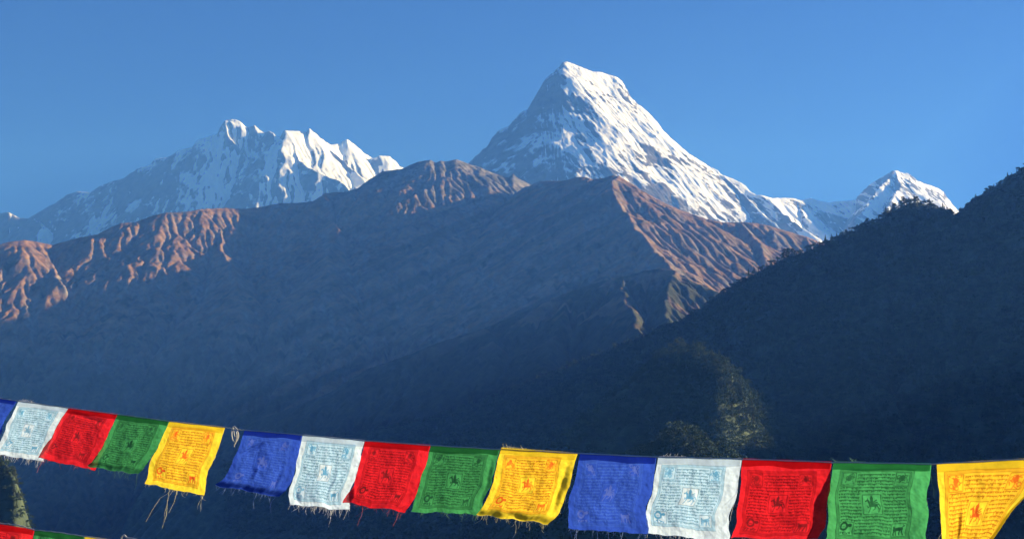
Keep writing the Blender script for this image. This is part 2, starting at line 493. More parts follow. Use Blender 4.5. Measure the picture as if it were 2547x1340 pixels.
# ------------------------------------------------------------------ forest hill on the right
SKY_FH = [(560,1160),(700,1120),(800,1090),(900,1075),(1000,1058),(1100,1034),(1200,998),(1300,958),(1400,918),(1480,884),(1540,862),(1600,842),(1650,818),
 (1700,802),(1740,774),(1770,752),(1800,732),(1830,714),(1850,696),(1870,682),(1910,664),(1950,640),(2000,628),(2060,603),(2110,586),(2140,568),
 (2170,556),(2200,536),(2225,520),(2250,509),(2275,502),(2300,507),(2320,517),(2345,525),(2380,545),(2395,526),(2420,505),(2450,487),(2480,468),
 (2500,455),(2520,441),(2547,421),(2600,385),(2700,330),(3000,210),(3500,160)]
def forest_hill():
    cell = 5.6
    K = 1.35                                     # the hill stands this much farther off than first paced out
    X, Y = grid(-800 * K, 2300 * K, 620 * K, 3500 * K, cell)
    crest = [(400,1200,3100),(700,1120,3050),(1000,1058,2950),(1200,998,2850),(1400,918,2750),(1600,842,2620),(1740,774,2500),(1850,696,2420),
      (2000,628,2350),(2140,568,2280),(2275,502,2250),(2345,525,2250),(2380,545,2260)]
    crest2 = [(2380,545,2280),(2450,487,2200),(2547,421,2120),(2700,330,2100),(3000,200,2200),(3500,150,2300),(3900,200,2300)]
    ridges = [(crest, 0.62), (crest2, 0.62),
      ([(2275,502,2250),(2240,640,1950),(2180,800,1700),(2120,960,1500),(2080,1100,1350)], 0.6),
      ([(1850,696,2420),(1790,800,2150),(1770,875,1900),(1830,960,1700),(1860,1060,1560)], 0.62),
      ([(2547,421,2120),(2560,560,1950),(2560,760,1750),(2540,960,1560)], 0.6),
      ([(1630,915,1560),(1690,874,1430),(1742,900,1330),(1786,960,1200),(1812,1035,1110),(1828,1180,980)], 0.92),
      ([(1640,1150,900),(1700,1106,860),(1740,1112,820),(1800,1180,760)], 0.66),
      ([(722,1966,367,'m'),(773,1825,327,'m'),(789,1781,325,'m'),(832,1662,333,'m'),(865,1573,323,'m'),(906,1459,303,'m'),(934,1382,287,'m'),(954,1326,299,'m'),(978,1261,305,'m'),(1005,1187,299,'m'),(1023,1138,303,'m'),(1047,1073,332,'m'),(1091,950,327,'m'),(1132,838,277,'m')], 0.62),  # added ridge, crest out of frame, shaped to shade the near spurs' flanks
      ([(1600,842,2620),(1570,950,2250),(1650,1060,1850),(1730,1130,1650),(1740,1260,1450)], 0.62)]
    ridges = [([(p[0] * K, p[1] * K, p[2] * K, p[3]) if len(p) == 4 else (p[0], p[1], p[2] * K) for p in pts], sl) for pts, sl in ridges]
    Z = ridge_field(X, Y, ridges, 30, 260, 181)
    Z += 16 * fbm(X / 160, Y / 160, 5, 191, 0.55, True)
    Z = np.maximum(Z, -648)
    Z = fit_skyline(X, Y, Z, SKY_FH, 0.6, 45)
    Z = erode(Z, cell, 60000, 40, 2, 201)
    Z = fit_skyline(X, Y, Z, SKY_FH, 0.6, 45, 0.06)
    terrain_obj("forest_hill", X, Y, Z, M_FLOOR)
    return X, Y, Z, cell
FH = forest_hill()

# ------------------------------------------------------------------ low spur at the lower left with a sunlit wood
def left_spur():
    cell = 4.0
    X, Y = grid(-1100, 0, 700, 1700, cell)
    ridges = [([(-900,900,1500),(-500,1000,1420),(-150,1130,1310),(-40,1155,1250),(15,1165,1225),(42,1205,1200),(46,1330,1170)], 2.2)]
    Z = ridge_field(X, Y, ridges, 30, 240, 211) + 14 * fbm(X / 140, Y / 140, 5, 213, 0.55, True)
    Z = np.maximum(Z, -646)
    terrain_obj("wooded_hill", X, Y, Z, M_FLOOR)
    return X, Y, Z, cell
LS = left_spur()

# ------------------------------------------------------------------ the valley and the knoll under the viewpoint: one sheet to the horizon
def ground():
    rr = np.concatenate((np.linspace(0.5, 40, 30), np.geomspace(45, 60000, 90)))
    aa = np.linspace(0, 2 * np.pi, 257)
    A, Rr = np.meshgrid(aa, rr)
    X = Rr * np.sin(A); Y = Rr * np.cos(A)
    Z = -1.9 - 0.04 * Rr - 640 * sstep(12, 1500, Rr) + 0.4 * fbm(X / 9, Y / 9, 4, 5) * sstep(2, 30, Rr)
    Z = np.maximum(Z, -660 + 6 * fbm(X / 900, Y / 900, 4, 6))
    Z = np.minimum(Z, np.where(Rr > 1500, -652, 1e9))
    return terrain_obj("ground", X, Y, Z, M_FLOOR)
ground()
# ------------------------------------------------------------------ trees
def leaf_mat(name, a, b):
    m, nt, bs = new_mat(name)
    t = attr(nt, "tint")
    c = ramp(nt, t.outputs["Fac"], [(0.0, a), (1.0, b)])
    nt.links.new(c.outputs[0], bs.inputs["Base Color"])
    return m
M_LEAF = leaf_mat("forest_leaves", (0.045, 0.075, 0.045), (0.11, 0.155, 0.095))
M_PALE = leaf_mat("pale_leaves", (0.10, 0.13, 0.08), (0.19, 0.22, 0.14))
M_BARK, _nt, _b = new_mat("bark")
_n = noise_node(_nt, 1.5, 5)
_nt.links.new(ramp(_nt, _n.outputs[0], [(0.3, (0.05, 0.04, 0.03)), (0.7, (0.12, 0.10, 0.08))]).outputs[0], _b.inputs["Base Color"])

def crown(rng, kind, nq, size):
    """leaf clumps (small quads) through the volume of a crown of height 1 standing on the origin"""
    if kind == 'conifer':
        t = rng.rand(nq) ** 0.8
        a = rng.rand(nq) * 2 * np.pi
        tier = 0.75 + 0.25 * np.cos(t * 6 * 2 * np.pi)
        r = (0.23 * (1 - t) * tier + 0.015) * (0.5 + 0.5 * rng.rand(nq))
        c = np.stack((r * np.cos(a), r * np.sin(a), 0.12 + 0.86 * t), -1)
        sz = size * (0.5 + 0.9 * (1 - t)) * (0.6 + 0.8 * rng.rand(nq))
    else:
        k = rng.randint(5, 8)
        lc = np.stack((rng.randn(k) * 0.17, rng.randn(k) * 0.17, 0.42 + 0.40 * rng.rand(k)), -1)
        lr = 0.13 + 0.10 * rng.rand(k)
        j = rng.randint(0, k, nq)
        d = rng.randn(nq, 3); d /= np.linalg.norm(d, axis=1, keepdims=True)
        d[:, 2] = np.abs(d[:, 2]) * 0.9 - 0.15
        c = lc[j] + d * (lr[j] * (0.6 + 0.45 * rng.rand(nq)))[:, None]
        c[:, 2] = np.minimum(c[:, 2], 1.0)
        sz = size * (0.5 + rng.rand(nq))
    u = rng.randn(nq, 3); u /= np.linalg.norm(u, axis=1, keepdims=True)
    w = np.cross(u, rng.randn(nq, 3)); w /= np.linalg.norm(w, axis=1, keepdims=True)
    if kind == 'conifer':
        u[:, 2] = -0.5 * np.abs(u[:, 2])
    s = sz[:, None] * 0.5
    return np.stack((c - u * s - w * s, c + u * s - w * s * 0.6, c + u * s * 0.8 + w * s, c - u * s * 0.7 + w * s * 0.9), 1)

def scatter_points(T, n, rng, cond):
    X, Y, Z, c = T
    H, W = X.shape
    px, py = project(X, Y, Z)
    nrm = normals(Z, c)
    facing = (nrm * np.stack((-X, -Y, -Z), -1)).sum(-1) / np.sqrt(X * X + Y * Y + Z * Z) > -0.16
    m = cond(px, py, X, Y, Z) & facing
    idx = np.flatnonzero(m.ravel())
    if len(idx) == 0: return np.zeros((0, 3))
    pick = rng.choice(idx, min(n, len(idx)), replace=False)
    P = np.stack((X.ravel()[pick], Y.ravel()[pick], Z.ravel()[pick]), -1)
    P[:, :2] += (rng.rand(len(pick), 2) - 0.5) * c
    return P

def forest(name, P, rng, hmin, hmax, nq, size, mat, kinds=('broad', 'broad', 'conifer')):
    n = len(P)
    var = [crown(np.random.RandomState(900 + i), kinds[i % len(kinds)], nq, size) for i in range(12)]
    V = np.stack(var)[rng.randint(0, 12, n)]                     # n, nq, 4, 3
    h = hmin + (hmax - hmin) * rng.rand(n) ** 1.5
    a = rng.rand(n) * 2 * np.pi
    ca, sa = np.cos(a)[:, None, None], np.sin(a)[:, None, None]
    wd = (0.9 + 0.6 * rng.rand(n))[:, None, None]
    x = (V[..., 0] * ca - V[..., 1] * sa) * wd; y = (V[..., 0] * sa + V[..., 1] * ca) * wd; z = V[..., 2] - 0.10
    V = np.stack((x, y, z), -1) * h[:, None, None, None] + P[:, None, None, :]
    V = V.reshape(-1, 3)
    tint = np.repeat(np.clip(rng.rand(n) ** 1.6, 0, 1), nq * 4) * 0.75 + rng.rand(n * nq).repeat(4) * 0.25
    return mesh_obj(name, V, np.arange(len(V)).reshape(-1, 4), mat, None, False, {"tint": ('FLOAT', tint)})

rngT = np.random.RandomState(77)
PF = scatter_points(FH, 27000, rngT, lambda px, py, X, Y, Z: (px > 560) & (px < 2640) & (py < 1400) & (py > 380) & (Z > -60) & ((Y > 2230) | (px < 1560) | (px > 2150)))
PN = scatter_points(FH, 5200, rngT, lambda px, py, X, Y, Z: (px > 1560) & (px < 2150) & (py < 1300) & (Y < 2230))
tag(forest("forest", PN, rngT, 9, 17, 230, 0.050, M_LEAF), "finer dark wood on the near spur of the right hill", "forest", kind="stuff")
tag(forest("forest", PF, rngT, 10, 19, 50, 0.125, M_LEAF), "dark forest covering the shaded hill on the right", "forest", kind="stuff")
PL = scatter_points(LS, 1500, rngT, lambda px, py, X, Y, Z: (px > -60) & (px < 260) & (py < 1400))
tag(forest("forest", PL, rngT, 6, 10, 200, 0.060, M_LEAF), "dark wood on the low spur behind the left flags", "forest", kind="stuff")

def trunk_mesh(rng):
    V = []; Fc = []
    def tube(a, b, ra, rb, n=6):
        a = np.array(a, float); b = np.array(b, float); d = b - a; d /= np.linalg.norm(d)
        e = np.cross(d, (0.3, 0.9, 0.1)); e /= np.linalg.norm(e); f = np.cross(d, e)
        s = len(V)
        for c, r in ((a, ra), (b, rb)):
            for k in range(n):
                t = 2 * np.pi * k / n
                V.append(c + (e * math.cos(t) + f * math.sin(t)) * r)
        for k in range(n): Fc.append((s + k, s + (k + 1) % n, s + n + (k + 1) % n, s + n + k))
    tube((0, 0, -0.08), (0.01, 0.01, 0.45), 0.028, 0.018)
    tube((0.01, 0.01, 0.45), (-0.01, 0.0, 0.9), 0.018, 0.005)
    for k in range(5):
        z = 0.3 + 0.11 * k; a = rng.rand() * 6.28
        tube((0, 0, z), (0.18 * math.cos(a) * (1.1 - z), 0.18 * math.sin(a) * (1.1 - z), z + 0.12), 0.010, 0.003, 4)
    return np.array(V), np.array(Fc)

def make_tree(kind, seed, nq, size, mat, name, wide=1.0):
    rng = np.random.RandomState(seed)
    root = bpy.data.objects.new(name, None); COL.objects.link(root)
    V = crown(rng, kind, nq, size); V[..., :2] *= wide
    tint = rng.rand(nq).repeat(4)
    mesh_obj("crown", V.reshape(-1, 3), np.arange(nq * 4).reshape(-1, 4), mat, root, False, {"tint": ('FLOAT', tint)})
    tv, tf = trunk_mesh(rng)
    mesh_obj("trunk", tv, tf, M_BARK, root, True)
    return root

def copy_tree(root):
    r = root.copy(); COL.objects.link(r)
    for ch in root.children:
        c = ch.copy(); COL.objects.link(c); c.parent = r
    return r

def plant(protos, P, rng, hmin, hmax, label, cat, group):
    used = set()
    for i, p in enumerate(P):
        k = rng.randint(0, len(protos)) if i >= len(protos) else i
        o = protos[k] if k not in used else copy_tree(protos[k])
        used.add(k)
        h = hmin + (hmax - hmin) * rng.rand()
        o.location = (p[0], p[1], p[2] - 0.4); o.scale = (h, h, h); o.rotation_euler = (0, 0, rng.rand() * 6.28)
        tag(o, label, cat, group)

# trees one can tell apart against the sky and the brown range, along the crest of the forest hill
def crest_points(xs):
    X, Y, Z, c = FH
    px, py = project(X, Y, Z)
    out = []
    for x in xs:
        m = (np.abs(px - x) < 8) & (Y > 2300)
        ids = np.flatnonzero(m.ravel())
        b = ids[np.argmin(py.ravel()[ids])]
        out.append((X.ravel()[b], Y.ravel()[b], Z.ravel()[b]))
    return out
rs = np.random.RandomState(5)
xs = np.concatenate((1300 + 560 * rs.rand(12), [1742, 1768, 1792, 1832, 1858, 1868, 1880, 1893, 1912, 1931, 1944, 1953, 1962, 1974, 1986, 1998, 2012, 2031, 2047, 2064, 2076, 2088, 2104, 2127, 2150],
     2170 + 170 * rs.rand(10), [2352, 2357, 2410, 2455, 2500, 2530]))
crest_protos = [make_tree('broad', 300 + i, 500, 0.062, M_LEAF, "crest_tree", 1.0) for i in range(4)] + \
               [make_tree('conifer', 310 + i, 500, 0.055, M_LEAF, "crest_tree", 0.9) for i in range(2)]
plant(crest_protos, crest_points(xs), rs, 12, 22, "dark tree standing on the crest line of the right forest hill", "tree", "trees along the crest of the forest hill")

# pale trees that catch the sun on the near spur, and more at the lower left
def spaced(P, dmin, nmax):
    keep = []
    for p in P:
        if all((p[0] - q[0]) ** 2 + (p[1] - q[1]) ** 2 > dmin * dmin for q in keep):
            keep.append(p)
            if len(keep) >= nmax: break
    return keep
def band(line, lo, hi):
    L = np.array(line, float)
    def f(px, py, X, Y, Z):
        m = np.zeros(px.shape, bool)
        for (xa, ya), (xb, yb) in zip(L[:-1], L[1:]):
            t = np.clip(((px - xa) * (xb - xa) + (py - ya) * (yb - ya)) / ((xb - xa) ** 2 + (yb - ya) ** 2), 0, 1)
            d = np.hypot(px - xa - t * (xb - xa), py - ya - t * (yb - ya))
            m |= d < lo + (hi - lo) * t
        return m
    return f
rp = np.random.RandomState(9)
fA = band([(1690, 888), (1740, 892), (1785, 935), (1820, 985), (1850, 1040)], 28, 22)
PA = spaced(scatter_points(FH, 4000, rp, lambda px, py, X, Y, Z: fA(px, py, X, Y, Z) & (Y < 2230)), 8.5, 95)
fB = band([(1690, 1120), (1760, 1130)], 30, 30)
PB = spaced(scatter_points(FH, 4000, rp, lambda px, py, X, Y, Z: fB(px, py, X, Y, Z) & (Y < 1480)), 5.5, 40)
fC = band([(-20, 1195), (50, 1215)], 40, 30)
PC = spaced(scatter_points(LS, 4000, rp, fC), 4, 45)
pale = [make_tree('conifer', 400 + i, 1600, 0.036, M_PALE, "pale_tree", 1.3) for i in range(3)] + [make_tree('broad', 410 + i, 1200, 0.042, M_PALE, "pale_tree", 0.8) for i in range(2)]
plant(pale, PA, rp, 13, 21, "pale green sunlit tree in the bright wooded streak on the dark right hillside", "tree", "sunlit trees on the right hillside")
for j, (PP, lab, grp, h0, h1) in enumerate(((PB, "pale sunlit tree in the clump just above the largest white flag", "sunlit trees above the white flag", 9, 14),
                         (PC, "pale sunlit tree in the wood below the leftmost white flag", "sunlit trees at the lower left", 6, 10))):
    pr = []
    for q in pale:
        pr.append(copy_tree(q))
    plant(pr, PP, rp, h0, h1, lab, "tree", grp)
# ------------------------------------------------------------------ prayer flags
def rope_depth(px):
    k = (2440.0 - px) / (0.0365 * px + 170.7)
    return 3.0 * (1 + 0.0365 * k)

def cloth_material(name="printed_cotton", thin=0.05):
    m = bpy.data.materials.new(name); m.use_nodes = True
    nt = m.node_tree; nt.nodes.clear()
    out = nd(nt, "ShaderNodeOutputMaterial")
    a = attr(nt, "dye")
    tc = nd(nt, "ShaderNodeTexCoord")
    n = noise_node(nt, 38, 5, 0.6, tc.outputs["Object"])
    # faded, slightly uneven dye
    r = ramp(nt, n.outputs[0], [(0.25, (0.70, 0.70, 0.70)), (0.72, (1.0, 1.0, 1.0))])
    mul = nd(nt, "ShaderNodeMix", data_type='RGBA', blend_type='MULTIPLY'); mul.inputs["Factor"].default_value = 1.0
    nt.links.new(a.outputs["Color"], mul.inputs[6]); nt.links.new(r.outputs[0], mul.inputs[7])
    wv = noise_node(nt, 900, 2, 0.5, tc.outputs["Object"])
    bp = nd(nt, "ShaderNodeBump"); bp.inputs["Strength"].default_value = 0.25; bp.inputs["Distance"].default_value = 0.0006
    nt.links.new(wv.outputs[0], bp.inputs["Height"])
    df = nd(nt, "ShaderNodeBsdfDiffuse"); tr = nd(nt, "ShaderNodeBsdfTranslucent"); tp = nd(nt, "ShaderNodeBsdfTransparent")
    for s in (df, tr):
        nt.links.new(mul.outputs[2], s.inputs["Color"]); nt.links.new(bp.outputs[0], s.inputs["Normal"])
    m1 = nd(nt, "ShaderNodeMixShader"); m1.inputs[0].default_value = 0.62
    nt.links.new(df.outputs[0], m1.inputs[1]); nt.links.new(tr.outputs[0], m1.inputs[2])
    m2 = nd(nt, "ShaderNodeMixShader"); m2.inputs[0].default_value = thin
    nt.links.new(m1.outputs[0], m2.inputs[1]); nt.links.new(tp.outputs[0], m2.inputs[2])
    nt.links.new(m2.outputs[0], out.inputs["Surface"])
    return m
M_CLOTH = cloth_material()
M_HEM = cloth_material("hem_cotton", 0.15)
M_HEM_THIN = cloth_material("thin_hem_cotton", 0.5)

def thread_material(name, col):
    m, nt, b = new_mat(name)
    n = noise_node(nt, 300, 3)
    nt.links.new(ramp(nt, n.outputs[0], [(0.3, tuple(c * 0.8 for c in col)), (0.7, col)]).outputs[0], b.inputs["Base Color"])
    return m

DYE = {  # cloth, printed ground, ink, figures
 'white':  ((0.62, 0.77, 0.95), (0.38, 0.66, 0.94), (0.07, 0.16, 0.27), (0.06, 0.30, 0.58)),
 'red':    ((0.72, 0.018, 0.030), (0.60, 0.014, 0.022), (0.075, 0.005, 0.008), (0.13, 0.012, 0.016)),
 'green':  ((0.050, 0.29, 0.10), (0.038, 0.22, 0.075), (0.004, 0.030, 0.016), (0.008, 0.050, 0.026)),
 'yellow': ((0.93, 0.72, 0.045), (0.92, 0.52, 0.030), (0.36, 0.080, 0.008), (0.80, 0.055, 0.015)),
 'blue':   ((0.030, 0.085, 0.56), (0.026, 0.075, 0.51), (0.06, 0.15, 0.66), (0.10, 0.16, 0.60))}

def print_raster(NU, NV, seed, m=(0.085, 0.075, 0.15, 0.085)):
    """The block print of a wind-horse flag: borders, script lines, the horse in the middle, four corner animals"""
    rng = np.random.RandomState(seed)
    u, v = np.meshgrid(np.linspace(0, 1, NU), np.linspace(0, 1, NV))
    j = (rng.rand(4) - 0.5) * np.array((0.03, 0.03, 0.04, 0.04)); m = tuple(a + b for a, b in zip(m, j))
    an = (rng.rand() - 0.5) * 0.05                # blocks are never printed quite straight
    u, v = u + an * (v - 0.5) + 0.006 * np.sin(v * 7 + seed), v - an * (u - 0.5) + 0.006 * np.sin(u * 6 + seed * 2)
    L, T, Rr, B = m[0], m[1], 1 - m[2], 1 - m[3]
    W, H = Rr - L, B - T
    U = (u - L) / W; Vv = (v - T) / H
    ink = np.zeros(u.shape); fig = np.zeros(u.shape)
    inside = ((U > 0) & (U < 1) & (Vv > 0) & (Vv < 1)).astype(float)
    def line(arr, x0, y0, x1, y1, r, k=1.0):
        ex, ey = x1 - x0, y1 - y0
        t = np.clip(((U - x0) * ex + (Vv - y0) * ey) / (ex * ex + ey * ey + 1e-12), 0, 1)
        d = np.hypot(U - x0 - t * ex, Vv - y0 - t * ey)
        np.maximum(arr, k * sstep(r + 0.005, r - 0.003, d), out=arr)
    def rect(arr, x0, y0, x1, y1, r, k=1.0):
        line(arr, x0, y0, x1, y0, r, k); line(arr, x1, y0, x1, y1, r, k); line(arr, x1, y1, x0, y1, r, k); line(arr, x0, y1, x0, y0, r, k)
    def ell(arr, cx, cy, rx, ry, k=1.0, ring=None):
        d = np.hypot((U - cx) / rx, (Vv - cy) / ry)
        val = sstep(1.06, 0.94, d) if ring is None else sstep(ring + 0.06, ring - 0.02, np.abs(d - 1))
        np.maximum(arr, k * val, out=arr)
    for e, k in ((0.002, 0.9), (0.018, 0.5), (0.034, 0.8)):
        rect(ink, e, e, 1 - e, 1 - e, 0.0025, k)
    bx = {'tl': (0.05, 0.05, 0.23, 0.24), 'tr': (0.77, 0.05, 0.95, 0.24), 'bl': (0.05, 0.76, 0.24, 0.95), 'br': (0.76, 0.77, 0.95, 0.95), 'c': (0.375, 0.37, 0.625, 0.645)}
    ground = inside.copy()
    for key, (a, b, c, d) in bx.items():
        rect(ink, a, b, c, d, 0.003, 0.95)
        if key == 'c': ground = ground * (1 - ((U > a) & (U < c) & (Vv > b) & (Vv < d)))
        if key in ('bl', 'br'): ground = ground * (1 - 0.6 * ((U > a) & (U < c) & (Vv > b) & (Vv < d)))
    # script: a head stroke with hanging letters, ragged below
    y = 0.075
    while y < 0.94:
        spans = [(0.055, 0.945)]
        if y < 0.235: spans = [(0.25, 0.755)]
        elif 0.34 < y < 0.665: spans = [(0.055, 0.35), (0.65, 0.945)]
        elif y > 0.745: spans = [(0.26, 0.745)]
        for a, b in spans:
            msk = (U > a) & (U < b)
            n = NU
            cols = rng.rand(n)
            ln = np.where(cols < 0.40, 0.010 + 0.014 * rng.rand(n), 0.0)
            ln = np.where(cols > 0.93, 0.030, ln)
            up = np.where(rng.rand(n) < 0.18, 0.010, 0.0)
            gap = rng.rand(n) > 0.10
            wig = 0.0015 * np.sin(U * 40 + rng.rand() * 6)
            dv = Vv - y - wig
            head = sstep(0.0070, 0.0020, np.abs(dv)) * gap[None, :]
            stem = ((dv > 0) & (dv < ln[None, :])) * 0.72 + ((dv < 0) & (dv > -up[None, :])) * 0.7
            np.maximum(ink, msk * np.maximum(head * 0.95, stem), out=ink)
        y += 0.0465
    # the wind horse, facing left, with its jewel
    def H2(x, yy): return bx['c'][0] + x * 0.25, bx['c'][1] + yy * 0.275
    def hl(x0, y0, x1, y1, r, arr=fig, k=1.0):
        a, b = H2(x0, y0); c, d = H2(x1, y1); line(arr, a, b, c, d, r * 0.8, k)
    hl(0.38, 0.56, 0.72, 0.56, 0.024)                                  # barrel
    hl(0.38, 0.54, 0.28, 0.28, 0.015); hl(0.28, 0.27, 0.16, 0.33, 0.011); hl(0.27, 0.24, 0.30, 0.19, 0.006)
    hl(0.36, 0.60, 0.24, 0.66, 0.008); hl(0.24, 0.66, 0.22, 0.56, 0.006)    # raised fore leg
    hl(0.40, 0.62, 0.26, 0.92, 0.007); hl(0.68, 0.60, 0.60, 0.76, 0.008); hl(0.60, 0.76, 0.50, 0.80, 0.005)
    hl(0.74, 0.58, 0.84, 0.74, 0.009); hl(0.84, 0.74, 0.80, 0.92, 0.006)
    hl(0.74, 0.52, 0.85, 0.48, 0.006); hl(0.85, 0.48, 0.91, 0.62, 0.008); hl(0.91, 0.62, 0.90, 0.74, 0.005)
    hl(0.50, 0.50, 0.50, 0.18, 0.026); hl(0.50, 0.18, 0.50, 0.07, 0.010)     # flaming jewel on its back
    hl(0.58, 0.40, 0.78, 0.28, 0.008); hl(0.60, 0.46, 0.80, 0.40, 0.008); hl(0.40, 0.40, 0.34, 0.30, 0.006)
    # upper corners: coiling dragon and winged bird
    for key in ('tl', 'tr'):
        a, b, c, d = bx[key]
        ell(fig, (a + c) / 2, (b + d) / 2 - 0.02, 0.030, 0.045, 0.85)
        for k in range(13):
            x0 = a + 0.015 + rng.rand() * (c - a - 0.03); y0 = b + 0.015 + rng.rand() * (d - b - 0.03)
            an = rng.rand() * 6.28
            line(fig, x0, y0, np.clip(x0 + 0.045 * math.cos(an), a + .01, c - .01), np.clip(y0 + 0.045 * math.sin(an), b + .01, d - .01), 0.004, 0.85)
        for k in range(3):
            ell(fig, a + 0.03 + rng.rand() * 0.12, b + 0.03 + rng.rand() * 0.13, 0.022, 0.024, 0.8, 0.22)
    # lower left: round bird head with a wing and feet; lower right: tiger with raised tail
    a, b, c, d = bx['bl']
    ell(fig, a + 0.065, b + 0.065, 0.045, 0.05, 1.0, 0.30); line(fig, a + 0.05, b + 0.075, a + 0.08, b + 0.075, 0.004)
    ell(fig, a + 0.145, b + 0.045, 0.030, 0.024, 1.0); line(fig, a + 0.10, b + 0.075, a + 0.16, b + 0.03, 0.006)
    for k in range(7):
        x0 = a + 0.02 + k * 0.022; line(fig, x0, b + 0.135 + 0.03 * rng.rand(), x0 + 0.012 * rng.randn(), b + 0.16 + 0.02 * rng.rand(), 0.006)
    a, b, c, d = bx['br']
    line(fig, a + 0.045, b + 0.085, a + 0.13, b + 0.075, 0.024); line(fig, a + 0.035, b + 0.07, a + 0.03, b + 0.05, 0.012)
    line(fig, a + 0.13, b + 0.06, a + 0.165, b + 0.03, 0.006); line(fig, a + 0.165, b + 0.03, a + 0.145, b + 0.015, 0.004)
    for x0, x1 in ((0.04, 0.025), (0.06, 0.06), (0.115, 0.105), (0.14, 0.155)):
        line(fig, a + x0, b + 0.10, a + x1, b + 0.16, 0.0075)
    return ink, fig, ground

def tube_mesh(V, Fc, pts, r, n=5, taper=1.0):
    pts = np.asarray(pts, float)
    s = len(V)
    for i, p in enumerate(pts):
        d = pts[min(i + 1, len(pts) - 1)] - pts[max(i - 1, 0)]
        d = d / (np.linalg.norm(d) + 1e-12)
        e = np.cross(d, (0.21, 0.33, 0.92)); e /= np.linalg.norm(e) + 1e-12
        f = np.cross(d, e)
        rr = r * (1 + (taper - 1) * i / max(1, len(pts) - 1))
        for k in range(n):
            t = 2 * np.pi * k / n
            V.append(p + (e * math.cos(t) + f * math.sin(t)) * rr)
    for i in range(len(pts) - 1):
        for k in range(n):
            a = s + i * n + k; b = s + i * n + (k + 1) % n
            Fc.append((a, b, b + n, a + n))

